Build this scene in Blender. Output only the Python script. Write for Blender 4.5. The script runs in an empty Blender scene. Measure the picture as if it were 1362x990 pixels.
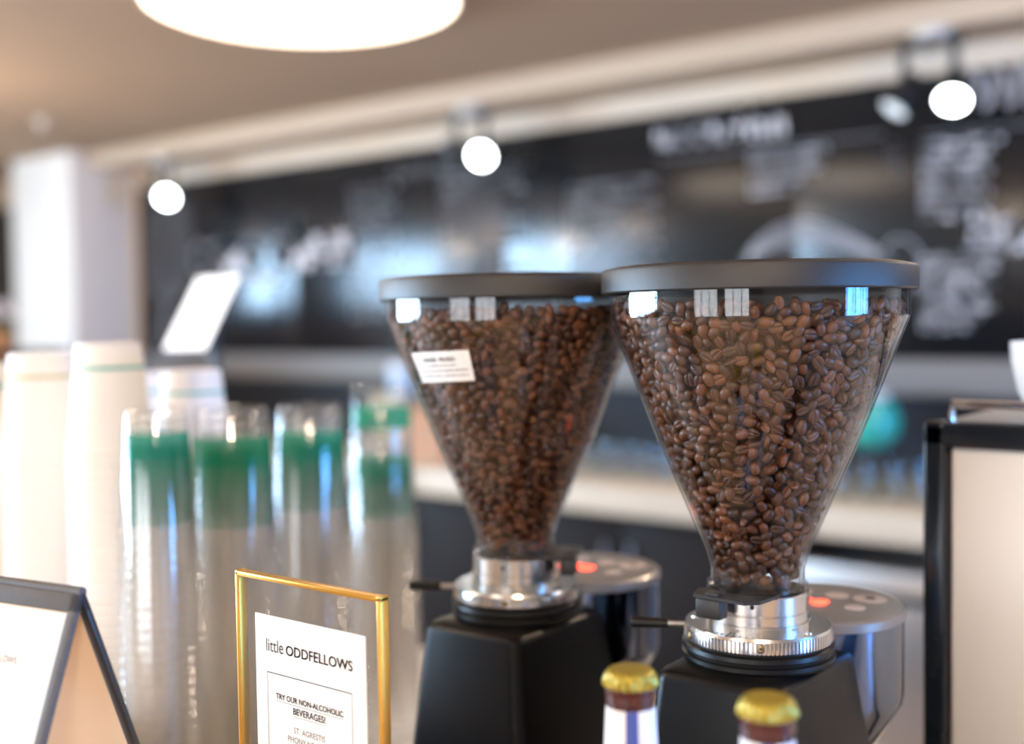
import bpy, math, random
import numpy as np
from mathutils import Matrix, Vector

random.seed(7)
rng = np.random.default_rng(11)
S = bpy.context.scene
C = S.collection
PI = math.pi
R = math.radians

# ------------------------------------------------------------------ camera, world, light, exposure
EYE = 1.45                       # lens height above the floor
cam_d = bpy.data.cameras.new('camera')
cam_d.sensor_width = 36.0
cam_d.lens = 40.4
cam_d.clip_start = 0.02
cam_d.dof.use_dof = True
cam_d.dof.focus_distance = 0.775
cam_d.dof.aperture_fstop = 2.2
cam = bpy.data.objects.new('camera', cam_d)
C.objects.link(cam)
cam.matrix_world = (Matrix.Translation((0, 0, EYE)) @ Matrix.Rotation(R(38), 4, 'Z')
                    @ Matrix.Rotation(R(90 - 2.43), 4, 'X') @ Matrix.Rotation(R(-0.8), 4, 'Z'))
S.camera = cam

w = bpy.data.worlds.new('sky'); S.world = w; w.use_nodes = True
bg = w.node_tree.nodes['Background']
bg.inputs[0].default_value = (0.62, 0.80, 1.0, 1); bg.inputs[1].default_value = 1.6


def area(name, loc, rot, sx, sy, power, col):
    l = bpy.data.lights.new(name, 'AREA'); l.shape = 'RECTANGLE'; l.size = sx; l.size_y = sy
    l.energy = power; l.color = col
    o = bpy.data.objects.new(name, l); C.objects.link(o); o.location = loc; o.rotation_euler = rot
    return o


# daylight outside the street windows (left wall, wall behind the camera) and the glazed door on the right
for k, yc in enumerate((-3.8, -2.0, -0.22)):
    area('window_daylight', (-8.25, yc, 1.57), (0, R(-90), 0), 1.75, 1.5, 620, (0.48, 0.72, 1.0))
for xc in (-1.6, 0.9):
    area('window_daylight', (xc, -5.25, 1.25), (R(90), 0, 0), 2.0, 2.3, 95, (0.95, 0.93, 0.95))
area('door_daylight', (3.25, 1.70, 1.45), (0, R(90), 0), 2.0, 1.3, 340, (0.10, 0.40, 1.0))

S.view_settings.view_transform = 'Standard'
S.view_settings.look = 'None'
S.view_settings.gamma = 1.0
S.view_settings.use_curve_mapping = False
S.view_settings.exposure = -0.08
S.cycles.transparent_max_bounces = 64
S.cycles.max_bounces = 24
S.cycles.diffuse_bounces = 14
S.cycles.sample_clamp_indirect = 6.0


# ------------------------------------------------------------------ materials
def mat(name, col, rough=0.5, metal=0.0, var=0.08, scale=30.0, bump=0.0, bscale=200.0, coat=0.0,
        emit=None, estr=0.0, spec=0.5, stretch=None):
    m = bpy.data.materials.new(name); m.use_nodes = True
    nt = m.node_tree; b = nt.nodes['Principled BSDF']
    b.inputs['Roughness'].default_value = rough; b.inputs['Metallic'].default_value = metal
    b.inputs['Coat Weight'].default_value = coat
    b.inputs['Specular IOR Level'].default_value = spec
    tc = nt.nodes.new('ShaderNodeTexCoord')
    src = tc.outputs['Object']
    if stretch:
        mp = nt.nodes.new('ShaderNodeMapping'); mp.inputs['Scale'].default_value = stretch
        nt.links.new(src, mp.inputs[0]); src = mp.outputs[0]
    nz = nt.nodes.new('ShaderNodeTexNoise'); nz.inputs['Scale'].default_value = scale; nz.inputs['Detail'].default_value = 4
    nt.links.new(src, nz.inputs['Vector'])
    mx = nt.nodes.new('ShaderNodeMix'); mx.data_type = 'RGBA'
    mx.inputs['A'].default_value = (*[c * (1 - var) for c in col], 1)
    mx.inputs['B'].default_value = (*[min(1, c * (1 + var)) for c in col], 1)
    nt.links.new(nz.outputs['Fac'], mx.inputs['Factor'])
    nt.links.new(mx.outputs['Result'], b.inputs['Base Color'])
    if bump:
        n2 = nt.nodes.new('ShaderNodeTexNoise'); n2.inputs['Scale'].default_value = bscale
        nt.links.new(src, n2.inputs['Vector'])
        bp = nt.nodes.new('ShaderNodeBump'); bp.inputs['Strength'].default_value = bump; bp.inputs['Distance'].default_value = 0.001
        nt.links.new(n2.outputs['Fac'], bp.inputs['Height']); nt.links.new(bp.outputs[0], b.inputs['Normal'])
    if emit:
        b.inputs['Emission Color'].default_value = (*emit, 1); b.inputs['Emission Strength'].default_value = estr
    return m


def clear(name, tint=(1, 1, 1), f0=0.04, rough=0.02, milk=0.0, milkcol=(0.9, 0.9, 0.88), band=None):
    """thin clear plastic or glass: Schlick reflection over a transparent sheet, optional milky part and printed band"""
    m = bpy.data.materials.new(name); m.use_nodes = True
    nt = m.node_tree; N = nt.nodes; L = nt.links
    N.remove(N['Principled BSDF']); out = N['Material Output']
    tr = N.new('ShaderNodeBsdfTransparent'); tr.inputs[0].default_value = (*tint, 1)
    body = tr.outputs[0]
    if milk:
        df = N.new('ShaderNodeBsdfDiffuse'); df.inputs[0].default_value = (*milkcol, 1)
        tl = N.new('ShaderNodeBsdfTranslucent'); tl.inputs[0].default_value = (*milkcol, 1)
        a = N.new('ShaderNodeMixShader'); a.inputs[0].default_value = 0.5
        L.new(df.outputs[0], a.inputs[1]); L.new(tl.outputs[0], a.inputs[2])
        b = N.new('ShaderNodeMixShader'); b.inputs[0].default_value = milk
        L.new(body, b.inputs[1]); L.new(a.outputs[0], b.inputs[2]); body = b.outputs[0]
    if band:
        z0, z1, colr, op = band
        tc = N.new('ShaderNodeTexCoord'); sx = N.new('ShaderNodeSeparateXYZ'); L.new(tc.outputs['Object'], sx.inputs[0])
        g = N.new('ShaderNodeMath'); g.operation = 'GREATER_THAN'; g.inputs[1].default_value = z0
        l = N.new('ShaderNodeMath'); l.operation = 'LESS_THAN'; l.inputs[1].default_value = z1
        L.new(sx.outputs['Z'], g.inputs[0]); L.new(sx.outputs['Z'], l.inputs[0])
        mu = N.new('ShaderNodeMath'); mu.operation = 'MULTIPLY'; L.new(g.outputs[0], mu.inputs[0]); L.new(l.outputs[0], mu.inputs[1])
        m2 = N.new('ShaderNodeMath'); m2.operation = 'MULTIPLY'; m2.inputs[1].default_value = op; L.new(mu.outputs[0], m2.inputs[0])
        df = N.new('ShaderNodeBsdfDiffuse'); df.inputs[0].default_value = (*colr, 1)
        tl = N.new('ShaderNodeBsdfTranslucent'); tl.inputs[0].default_value = (*colr, 1)
        a = N.new('ShaderNodeMixShader'); a.inputs[0].default_value = 0.5
        L.new(df.outputs[0], a.inputs[1]); L.new(tl.outputs[0], a.inputs[2])
        b = N.new('ShaderNodeMixShader'); L.new(m2.outputs[0], b.inputs[0])
        L.new(body, b.inputs[1]); L.new(a.outputs[0], b.inputs[2]); body = b.outputs[0]
    lw = N.new('ShaderNodeLayerWeight'); lw.inputs['Blend'].default_value = 0.5
    p = N.new('ShaderNodeMath'); p.operation = 'POWER'; p.inputs[1].default_value = 5; L.new(lw.outputs['Facing'], p.inputs[0])
    ma = N.new('ShaderNodeMath'); ma.operation = 'MULTIPLY_ADD'; ma.inputs[1].default_value = 1 - f0; ma.inputs[2].default_value = f0
    L.new(p.outputs[0], ma.inputs[0])
    gl = N.new('ShaderNodeBsdfGlossy'); gl.inputs['Roughness'].default_value = rough
    mx = N.new('ShaderNodeMixShader'); L.new(ma.outputs[0], mx.inputs[0]); L.new(body, mx.inputs[1]); L.new(gl.outputs[0], mx.inputs[2])
    L.new(mx.outputs[0], out.inputs[0])
    return m


def bean_material():
    m = bpy.data.materials.new('roasted_bean'); m.use_nodes = True
    nt = m.node_tree; N = nt.nodes; L = nt.links; b = N['Principled BSDF']
    g = N.new('ShaderNodeNewGeometry'); cr = N.new('ShaderNodeValToRGB')
    e = cr.color_ramp.elements
    e[0].position = 0; e[0].color = (0.040, 0.014, 0.006, 1)
    e[1].position = 1; e[1].color = (0.170, 0.062, 0.024, 1)
    x = e.new(0.5); x.color = (0.088, 0.032, 0.013, 1)
    oi = N.new('ShaderNodeObjectInfo'); ad = N.new('ShaderNodeMath'); ad.operation = 'ADD'
    fr = N.new('ShaderNodeMath'); fr.operation = 'FRACT'
    L.new(g.outputs['Random Per Island'], ad.inputs[0]); L.new(oi.outputs['Random'], ad.inputs[1])
    L.new(ad.outputs[0], fr.inputs[0]); L.new(fr.outputs[0], cr.inputs[0])
    tc = N.new('ShaderNodeTexCoord'); nz = N.new('ShaderNodeTexNoise'); nz.inputs['Scale'].default_value = 900
    L.new(tc.outputs['Object'], nz.inputs['Vector'])
    bp = N.new('ShaderNodeBump'); bp.inputs['Strength'].default_value = 0.25; bp.inputs['Distance'].default_value = 0.0004
    L.new(nz.outputs['Fac'], bp.inputs['Height']); L.new(bp.outputs[0], b.inputs['Normal'])
    L.new(cr.outputs[0], b.inputs['Base Color'])
    b.inputs['Roughness'].default_value = 0.42
    return m


M = dict(
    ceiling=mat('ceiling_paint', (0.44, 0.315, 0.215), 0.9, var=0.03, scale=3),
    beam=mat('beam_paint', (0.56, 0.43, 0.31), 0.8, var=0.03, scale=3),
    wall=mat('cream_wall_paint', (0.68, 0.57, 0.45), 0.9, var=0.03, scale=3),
    dullwall=mat('taupe_wall_paint', (0.26, 0.21, 0.17), 0.9, var=0.03, scale=3),
    pillar=mat('pillar_paint', (0.90, 0.87, 0.82), 0.85, var=0.02, scale=3),
    floor=mat('floor_finish', (0.50, 0.37, 0.25), 0.5, var=0.15, scale=2),
    board=mat('chalkboard_paint', (0.007, 0.0075, 0.009), 0.20, var=0.3, scale=4, spec=0.5),
    chalk=mat('chalk', (0.78, 0.76, 0.80), 0.95, var=0.2, scale=60),
    chalkmid=mat('faded_chalk', (0.42, 0.42, 0.45), 0.95, var=0.25, scale=60),
    chalkdim=mat('soft_chalk', (0.20, 0.20, 0.21), 0.95, var=0.3, scale=60),
    splash=mat('backsplash_slate', (0.018, 0.021, 0.027), 0.6, var=0.2, scale=5, spec=0.2),
    ledgegrey=mat('taupe_ledge_paint', (0.19, 0.18, 0.175), 0.55, var=0.06),
    wood=mat('pale_worktop_wood', (0.60, 0.50, 0.38), 0.45, var=0.16, scale=10, stretch=(1, 12, 12)),
    cabinet=mat('dark_cabinet_wood', (0.014, 0.009, 0.007), 0.6, var=0.3, scale=6, stretch=(1, 1, 8), spec=0.15),
    bartop=mat('bar_ledge_wood', (0.60, 0.45, 0.30), 0.4, var=0.15, scale=8, stretch=(1, 10, 10)),
    counter=mat('counter_stone', (0.78, 0.69, 0.57), 0.4, var=0.08, scale=40),
    steel=mat('brushed_steel', (0.52, 0.49, 0.48), 0.38, 1.0, var=0.06, scale=8, stretch=(30, 1, 1)),
    chrome=mat('chrome', (0.74, 0.74, 0.75), 0.11, 1.0, var=0.02),
    alu=mat('turned_aluminium', (0.72, 0.71, 0.70), 0.20, 1.0, var=0.05, scale=20, stretch=(1, 1, 40)),
    bluechrome=mat('dark_chrome', (0.22, 0.27, 0.38), 0.09, 1.0, var=0.03),
    panelgrey=mat('keypad_grey', (0.34, 0.33, 0.32), 0.35, 0.6, var=0.05),
    keylight=mat('keypad_white', (0.62, 0.55, 0.53), 0.4, var=0.04),
    keydark=mat('keypad_dark', (0.20, 0.18, 0.18), 0.4, var=0.04),
    red=mat('red_display', (0.6, 0.02, 0.01), 0.4, emit=(1.0, 0.06, 0.03), estr=7.0),
    body=mat('black_powder_coat', (0.005, 0.005, 0.0055), 0.30, var=0.2, scale=60, bump=0.12, bscale=1400, spec=0.19),
    rubber=mat('black_rubber', (0.006, 0.006, 0.006), 0.38, var=0.2, spec=0.3),
    lid=mat('lid_plastic', (0.018, 0.018, 0.019), 0.42, var=0.15, scale=80, bump=0.25, bscale=2200),
    gate=mat('gate_plastic', (0.020, 0.018, 0.017), 0.4, var=0.35, scale=90, bump=0.2, bscale=900),
    brass=mat('screw_brass', (0.30, 0.22, 0.12), 0.4, 1.0, var=0.2),
    black=mat('black_metal', (0.016, 0.016, 0.017), 0.4, var=0.2),
    sticker=mat('sticker_white', (0.80, 0.78, 0.76), 0.5, var=0.02),
    ink=mat('printed_ink', (0.020, 0.018, 0.018), 0.6, var=0.1),
    greyink=mat('grey_ink', (0.17, 0.165, 0.16), 0.6, var=0.1),
    paper=mat('white_card', (0.86, 0.85, 0.84), 0.7, var=0.01),
    gold=mat('gold_edge', (0.72, 0.36, 0.06), 0.28, 0.75, var=0.08, scale=20),
    grey=mat('grey_leatherette', (0.085, 0.080, 0.080), 0.55, var=0.15, scale=200, bump=0.3, bscale=900),
    kraft=mat('kraft_board', (0.92, 0.76, 0.58), 0.8, var=0.08, scale=12),
    papercup=mat('white_paper_cup', (0.88, 0.87, 0.86), 0.6, var=0.01),
    teal=mat('teal_print', (0.02, 0.42, 0.40), 0.6, var=0.05),
    olive=mat('olive_print', (0.45, 0.46, 0.22), 0.6, var=0.05),
    capgold=mat('bottle_cap_gold', (0.36, 0.27, 0.03), 0.38, 0.4, var=0.12, scale=40),
    bottleglass=mat('dark_red_drink', (0.060, 0.012, 0.012), 0.08, var=0.2, coat=0.6),
    labelwhite=mat('label_white', (0.80, 0.80, 0.84), 0.5, var=0.02),
    labelblue=mat('label_blue', (0.05, 0.09, 0.38), 0.5, var=0.05),
    labelred=mat('label_red', (0.62, 0.10, 0.05), 0.5, var=0.05),
    enamel=mat('cream_enamel_panel', (0.90, 0.87, 0.83), 0.35, var=0.02, scale=4),
    frame=mat('black_enamel_frame', (0.010, 0.014, 0.020), 0.2, var=0.2),
    ceramic=mat('white_ceramic', (0.84, 0.83, 0.83), 0.2, var=0.01, coat=0.3),
    greencer=mat('green_glaze', (0.03, 0.42, 0.34), 0.25, var=0.05, coat=0.3),
    palebox=mat('beige_carton', (0.50, 0.42, 0.28), 0.7, var=0.08),
    tan=mat('tan_paper_bag', (0.50, 0.29, 0.18), 0.75, var=0.1),
    paleblue=mat('pale_blue_tin', (0.48, 0.62, 0.80), 0.35, var=0.04),
    orangewood=mat('orange_wood', (0.50, 0.22, 0.07), 0.45, var=0.15, scale=8, stretch=(1, 8, 8)),
    doordark=mat('dark_door_paint', (0.060, 0.058, 0.050), 0.6, var=0.1),
    petal=mat('white_petals', (0.80, 0.74, 0.76), 0.8, var=0.05),
    leaf=mat('leaf_green', (0.06, 0.14, 0.05), 0.6, var=0.2),
    screen=mat('lit_screen', (0.8, 0.8, 0.8), 0.3, emit=(0.97, 0.98, 1.0), estr=1.2),
    lampglass=mat('lamp_diffuser', (0.9, 0.9, 0.88), 0.4, emit=(1.0, 0.80, 0.60), estr=6.5),
    lampface=mat('spot_lamp_face', (0.9, 0.9, 0.9), 0.3, emit=(0.90, 0.97, 1.0), estr=30.0),
    lampdim=mat('spot_lamp_face_side', (0.9, 0.9, 0.9), 0.3, emit=(0.75, 0.90, 1.0), estr=0.7),
    unseenglobe=mat('unseen_globe_glass', (0.9, 0.9, 0.88), 0.4, emit=(1.0, 0.77, 0.55), estr=120.0),  # strong glow for the globe lamps added outside the frame
    amber=mat('amber_bulb', (0.9, 0.5, 0.2), 0.3, emit=(1.0, 0.45, 0.10), estr=14.0),
    whitemetal=mat('white_metal', (0.74, 0.71, 0.66), 0.5, var=0.02),
    bean=bean_material(),
    hopper=clear('clear_hopper_plastic', (0.955, 0.945, 0.94), 0.045, 0.03),
    acrylic=clear('clear_acrylic', (0.95, 0.95, 0.94), 0.05, 0.05, milk=0.03),
    pane=clear('window_glass', (0.97, 0.98, 0.98), 0.04, 0.01),
    tumbler=clear('tumbler_glass', (0.91, 0.93, 0.93), 0.12, 0.03),
    cup_plain=clear('clear_plain_cup_plastic', (0.997, 0.997, 0.995), 0.09, 0.05, milk=0.20, milkcol=(0.98, 0.96, 0.92)),
    cup_big=clear('clear_cup_plastic', (0.997, 0.997, 0.995), 0.05, 0.05, milk=0.05, band=(0.092, 0.120, (0.0, 0.36, 0.22), 0.72)),
    cup_small=clear('clear_small_cup_plastic', (0.997, 0.997, 0.995), 0.05, 0.05, milk=0.05, band=(0.069, 0.092, (0.0, 0.36, 0.27), 0.72)),
)


# ------------------------------------------------------------------ mesh helpers
class MB:
    """collects vertices and faces, builds ONE mesh object"""
    def __init__(s): s.v = []; s.f = []; s.sm = []

    def add(s, vs, fs, smooth=False):
        o = len(s.v); s.v += [tuple(v) for v in vs]
        s.f += [tuple(i + o for i in f) for f in fs]; s.sm += [smooth] * len(fs); return s

    def box(s, c, d, bev=0.0, rz=0.0, mtx=None):
        cx, cy, cz = c; hx, hy, hz = d[0] / 2, d[1] / 2, d[2] / 2
        b = min(bev, hx * .95, hy * .95, hz * .95)
        if b <= 0:
            P = [(x, y, z) for z in (-hz, hz) for x, y in ((-hx, -hy), (hx, -hy), (hx, hy), (-hx, hy))]
            Fs = [(3, 2, 1, 0), (4, 5, 6, 7), (0, 1, 5, 4), (1, 2, 6, 5), (2, 3, 7, 6), (3, 0, 4, 7)]
        else:
            def ring(ix, iy, z, k=3):
                pts = []
                for qx, qy, a0 in ((1, 1, 0), (-1, 1, 90), (-1, -1, 180), (1, -1, 270)):
                    for j in range(k + 1):
                        a = R(a0 + 90 * j / k)
                        pts.append((qx * (hx - b) + ix * math.cos(a), qy * (hy - b) + iy * math.sin(a), z))
                return pts
            P = []; rings = []
            for ins, z in ((0, -hz), (b * .7, -hz + b * .3), (b, -hz + b), (b, hz - b), (b * .7, hz - b * .3), (0, hz)):
                rg = ring(ins, ins, z); rings.append(list(range(len(P), len(P) + len(rg)))); P += rg
            n = len(rings[0]); Fs = []
            for a, c2 in zip(rings, rings[1:]):
                for j in range(n): Fs.append((a[j], a[(j + 1) % n], c2[(j + 1) % n], c2[j]))
            Fs.append(tuple(reversed(rings[0]))); Fs.append(tuple(rings[-1]))
        mt = Matrix.Translation((cx, cy, cz)) @ Matrix.Rotation(rz, 4, 'Z')
        if mtx is not None: mt = mtx @ mt
        return s.add([mt @ Vector(p) for p in P], Fs)

    def lathe(s, prof, seg=48, c=(0, 0, 0), smooth=True, a0=0.0, a1=2 * PI, mtx=None):
        full = abs(a1 - a0 - 2 * PI) < 1e-6; n = seg if full else seg + 1
        P = []; Fs = []
        for r, z in prof:
            for j in range(n):
                a = a0 + (a1 - a0) * j / seg; P.append((c[0] + r * math.cos(a), c[1] + r * math.sin(a), c[2] + z))
        for i in range(len(prof) - 1):
            for j in range(seg):
                k = (j + 1) % n
                Fs.append((i * n + j, i * n + k, (i + 1) * n + k, (i + 1) * n + j))
        if mtx is not None: P = [mtx @ Vector(p) for p in P]
        return s.add(P, Fs, smooth)

    def tube(s, pts, r, seg=10, cap=True):
        pts = [Vector(p) for p in pts]; P = []; Fs = []
        for i, p in enumerate(pts):
            t = (pts[min(i + 1, len(pts) - 1)] - pts[max(i - 1, 0)]).normalized()
            a = t.orthogonal().normalized() if abs(t.z) > .9 else Vector((0, 0, 1)).cross(t).normalized()
            b = t.cross(a); rr = r[i] if isinstance(r, (list, tuple)) else r
            for j in range(seg):
                q = 2 * PI * j / seg; P.append(p + (a * math.cos(q) + b * math.sin(q)) * rr)
        for i in range(len(pts) - 1):
            for j in range(seg):
                k = (j + 1) % seg; Fs.append((i * seg + j, i * seg + k, (i + 1) * seg + k, (i + 1) * seg + j))
        s.add(P, Fs, True)
        if cap:
            o = len(s.v) - len(P)
            s.f += [tuple(o + j for j in reversed(range(seg))), tuple(o + (len(pts) - 1) * seg + j for j in range(seg))]; s.sm += [False, False]
        return s

    def prism(s, poly, z0, z1):
        n = len(poly)
        P = [(x, y, z0) for x, y in poly] + [(x, y, z1) for x, y in poly]
        Fs = [tuple(reversed(range(n))), tuple(range(n, 2 * n))] + [(j, (j + 1) % n, n + (j + 1) % n, n + j) for j in range(n)]
        return s.add(P, Fs)

    def mesh(s, name):
        me = bpy.data.meshes.new(name); me.from_pydata(s.v, [], s.f)
        me.polygons.foreach_set('use_smooth', s.sm); me.update(); me.set_sharp_from_angle(angle=R(28)); return me

    def build(s, name, m, parent=None, loc=None, rot=None):
        o = bpy.data.objects.new(name, s.mesh(name)); C.objects.link(o)
        o.data.materials.append(M[m] if isinstance(m, str) else m)
        if parent: o.parent = parent
        if loc is not None: o.location = loc
        if rot is not None: o.rotation_euler = rot
        return o


def tag(o, label=None, cat=None, group=None, kind=None):
    if label: o['label'] = label
    if cat: o['category'] = cat
    if group: o['group'] = group
    if kind: o['kind'] = kind
    return o


def thing(name, label, cat, loc=(0, 0, 0), rz=0.0, group=None):
    o = bpy.data.objects.new(name, None); C.objects.link(o); o.empty_display_size = 0.02
    o.location = loc; o.rotation_euler = (0, 0, rz)
    return tag(o, label, cat, group)


def struct(o, label):
    return tag(o, label, None, None, 'structure')


def text_mesh(txt, size, align='CENTER', spacing=1.0):
    cu = bpy.data.curves.new('lettering', 'FONT'); cu.body = txt; cu.size = size; cu.align_x = align
    cu.space_character = spacing; cu.resolution_u = 3
    o = bpy.data.objects.new('lettering', cu); C.objects.link(o)
    bpy.context.view_layer.update()
    me = bpy.data.meshes.new_from_object(o.evaluated_get(bpy.context.evaluated_depsgraph_get()))
    bpy.data.objects.remove(o); bpy.data.curves.remove(cu)
    return me


def text_fit(txt, width, x, y, align='CENTER', squash=1.0, bold=0.0):
    """vertices and faces of a line of text scaled to a width, in a flat x, y frame"""
    me = text_mesh(txt, 1.0, align)
    co = np.array([v.co[:2] for v in me.vertices]); k = width / (co[:, 0].max() - co[:, 0].min())
    vs = [(x + a * k, y + b * k * squash) for a, b in co]
    fs = [tuple(p.vertices) for p in me.polygons]
    bpy.data.meshes.remove(me)
    if bold:
        n = len(vs); v2 = [(a + bold, b) for a, b in vs]; v3 = [(a, b + bold * .6) for a, b in vs]
        fs = fs + [tuple(i + n for i in f) for f in fs] + [tuple(i + 2 * n for i in f) for f in fs]; vs = vs + v2 + v3
    return vs, fs


# ------------------------------------------------------------------ the room
CEIL = 2.43
struct(MB().box((-2.5, -0.6, -0.05), (11.4, 9.4, 0.1)).build('floor', 'floor'), 'warm honey-brown cafe floor')
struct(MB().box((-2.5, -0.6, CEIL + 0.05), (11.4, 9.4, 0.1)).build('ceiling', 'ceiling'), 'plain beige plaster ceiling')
struct(MB().box((-2.5, 3.99, CEIL / 2), (11.4, 0.14, CEIL)).build('wall_back', 'wall'), 'cream wall behind the menu board')
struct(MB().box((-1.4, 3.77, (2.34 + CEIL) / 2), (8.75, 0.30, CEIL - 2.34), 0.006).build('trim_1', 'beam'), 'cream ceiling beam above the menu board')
struct(MB().box((-6.12, 3.72, CEIL / 2), (0.62, 0.40, CEIL), 0.004).build('wall_pillar', 'pillar'), 'square white pillar at the end of the menu board')


def wall_with_windows(name, label, axis, pos, lo, hi, wins, th=0.14):
    m = MB()

    def seg(a, b, z0, z1):
        if b - a < 1e-4 or z1 - z0 < 1e-4: return
        if axis == 'x': m.box(((a + b) / 2, pos, (z0 + z1) / 2), (b - a, th, z1 - z0))
        else: m.box((pos, (a + b) / 2, (z0 + z1) / 2), (th, b - a, z1 - z0))
    cur = lo
    for a, b, z0, z1 in wins:
        seg(cur, a, 0, CEIL); seg(a, b, 0, z0); seg(a, b, z1, CEIL); cur = b
    seg(cur, hi, 0, CEIL)
    struct(m.build(name, 'dullwall'), label)


nwin = [0]


def window(axis, pos, a, b, z0, z1, label):
    nwin[0] += 1
    t = bpy.data.objects.new('window_%d' % nwin[0], None); C.objects.link(t); struct(t, label)
    c = (a + b) / 2
    t.location = (c, pos, z0) if axis == 'x' else (pos, c, z0)
    t.rotation_euler = (0, 0, 0 if axis == 'x' else PI / 2)
    wd, h = b - a, z1 - z0
    MB().box((0, 0, h / 2), (wd, 0.008, h)).build('pane', 'pane', t)
    for x in (-wd / 2 + .03, -wd / 6, wd / 6, wd / 2 - .03): MB().box((x, 0, h / 2), (0.05, 0.06, h)).build('mullion', 'black', t)
    for z in (.025, h - .025): MB().box((0, 0, z), (wd, 0.06, 0.05)).build('rail', 'black', t)


LW = [(-4.6, -3.0, .8, 2.42), (-2.8, -1.2, .8, 2.42), (-1.0, .55, .8, 2.42)]
wall_with_windows('wall_left', 'taupe street wall with three windows', 'y', -8.05, -5.2, 4.0, LW)
for a, b, z0, z1 in LW: window('y', -8.05, a, b, z0, z1, 'tall street window with black mullions')
FW = [(-2.6, -.6, .12, 2.38), (-.1, 1.9, .12, 2.38)]
wall_with_windows('wall_front', 'taupe wall with a row of windows on the customer side', 'x', -5.05, -8.1, 3.1, FW)
for a, b, z0, z1 in FW: window('x', -5.05, a, b, z0, z1, 'wide window on the customer side of the room')
RW = [(1.00, 2.40, .35, 2.35)]
wall_with_windows('wall_right', 'taupe end wall with a glazed opening', 'y', 3.05, -5.2, 4.0, RW)
for a, b, z0, z1 in RW: window('y', 3.05, a, b, z0, z1, 'glazed opening with cold blue daylight')

# ------------------------------------------------------------------ menu board and its chalk
board = thing('menu_board', 'long black chalkboard menu on the back wall with white chalk writing', 'menu board', (-2.4, 3.90, 1.31))
for k in range(5):
    MB().box((-2.66 + 1.33 * k, -0.006, 0.47), (1.326, 0.024, 0.94), 0.002).build('board_panel', 'board', board)
MB().box((0, -0.03, -0.06), (6.65, 0.07, 0.12), 0.006).build('chalk_ledge', 'ledgegrey', board)
BX, BZ, BY = -2.4, 1.31, -0.0195


def stroke(m, pts, wd):
    for (x0, z0), (x1, z1) in zip(pts, pts[1:]):
        dx, dz = x1 - x0, z1 - z0; l = math.hypot(dx, dz) or 1e-6
        ex, ez = dx / l * wd / 2, dz / l * wd / 2
        q = [(x0 - ex - ez, z0 - ez + ex), (x0 - ex + ez, z0 - ez - ex), (x1 + ex + ez, z1 + ez - ex), (x1 + ex - ez, z1 + ez + ex)]
        m.add([(x - BX, BY, z - BZ) for x, z in q], [(0, 1, 2, 3)])


def words(u0, z0, length, h, wd, mt='chalk'):
    """a hand-written heading, one mesh for each word"""
    x = u0
    while x < u0 + length - h:
        l = min(random.uniform(3.2, 4.6) * h, u0 + length - x); q = MB(); scribble(q, x, z0, l, h, wd, gaps=False); q.build('chalk_heading', mt, board)
        x += l + h * .55


def scribble(m, u0, z0, length, h, wd, dens=0.8, dz=0.0, gaps=True):
    """hand-written looking chalk line: a row of small letter-like loops and stems"""
    x = u0; end = u0 + length
    while x < end:
        lw = h * random.uniform(.45, .75); b = z0 + dz * (x - u0) / max(length, 1e-6)
        kind = random.random()
        if kind < .12:
            if gaps: x += h * .5
            continue
        if kind < .45: pts = [(x + lw * (.5 + .5 * math.cos(t)), b + h * .32 * (1 + math.sin(t))) for t in np.linspace(0, 2 * PI, 9)]
        elif kind < .7: pts = [(x, b), (x, b + h), (x, b + h * .5), (x + lw * .6, b + h * .62), (x + lw * .8, b)]
        else: pts = [(x, b + h * .6), (x, b + h * .1), (x + lw * .5, b), (x + lw * .8, b + h * .6), (x + lw * .8, b)]
        stroke(m, pts, wd); x += lw + h * .22 / dens


def chalk_text(txt, u0, z0, width, parent, bold=0.012):
    vs, fs = text_fit(txt, width, 0, 0, 'LEFT', 1.15, bold)
    MB().add([(u0 - BX + a, BY, z0 - BZ + b) for a, b in vs], [tuple(reversed(f)) for f in fs]).build('chalk_heading', 'chalk', parent)


chalk_text('Wine', -1.135, 2.115, 0.34, board)
chalk_text('Bo', -1.16, 1.67, 0.17, board, 0.014)
words(-0.98, 1.67, 0.25, 0.095, 0.026, 'chalk')
words(-2.30, 2.125, 0.30, 0.085, 0.021, 'chalk')
m = MB(); stroke(m, [(-1.985, 2.16), (-1.93, 2.16)], .012); stroke(m, [(-1.957, 2.13), (-1.957, 2.19)], .012); m.build('chalk_plus_sign', 'chalk', board)
words(-1.91, 2.125, 0.15, 0.095, 0.021, 'chalk')
words(-5.20, 1.765, 1.15, 0.17, 0.058, 'chalk')
words(-4.75, 1.68, 0.25, 0.06, 0.014, 'chalk')
words(-3.72, 2.125, 0.5, 0.07, 0.010, 'chalkdim')


def lines(name, u0, ztop, n, pitch, lens, h, wd, mt='chalk'):
    m = MB()
    for k in range(n): scribble(m, u0, ztop - pitch * k, lens[k % len(lens)], h, wd)
    m.build(name, mt, board)


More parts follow.
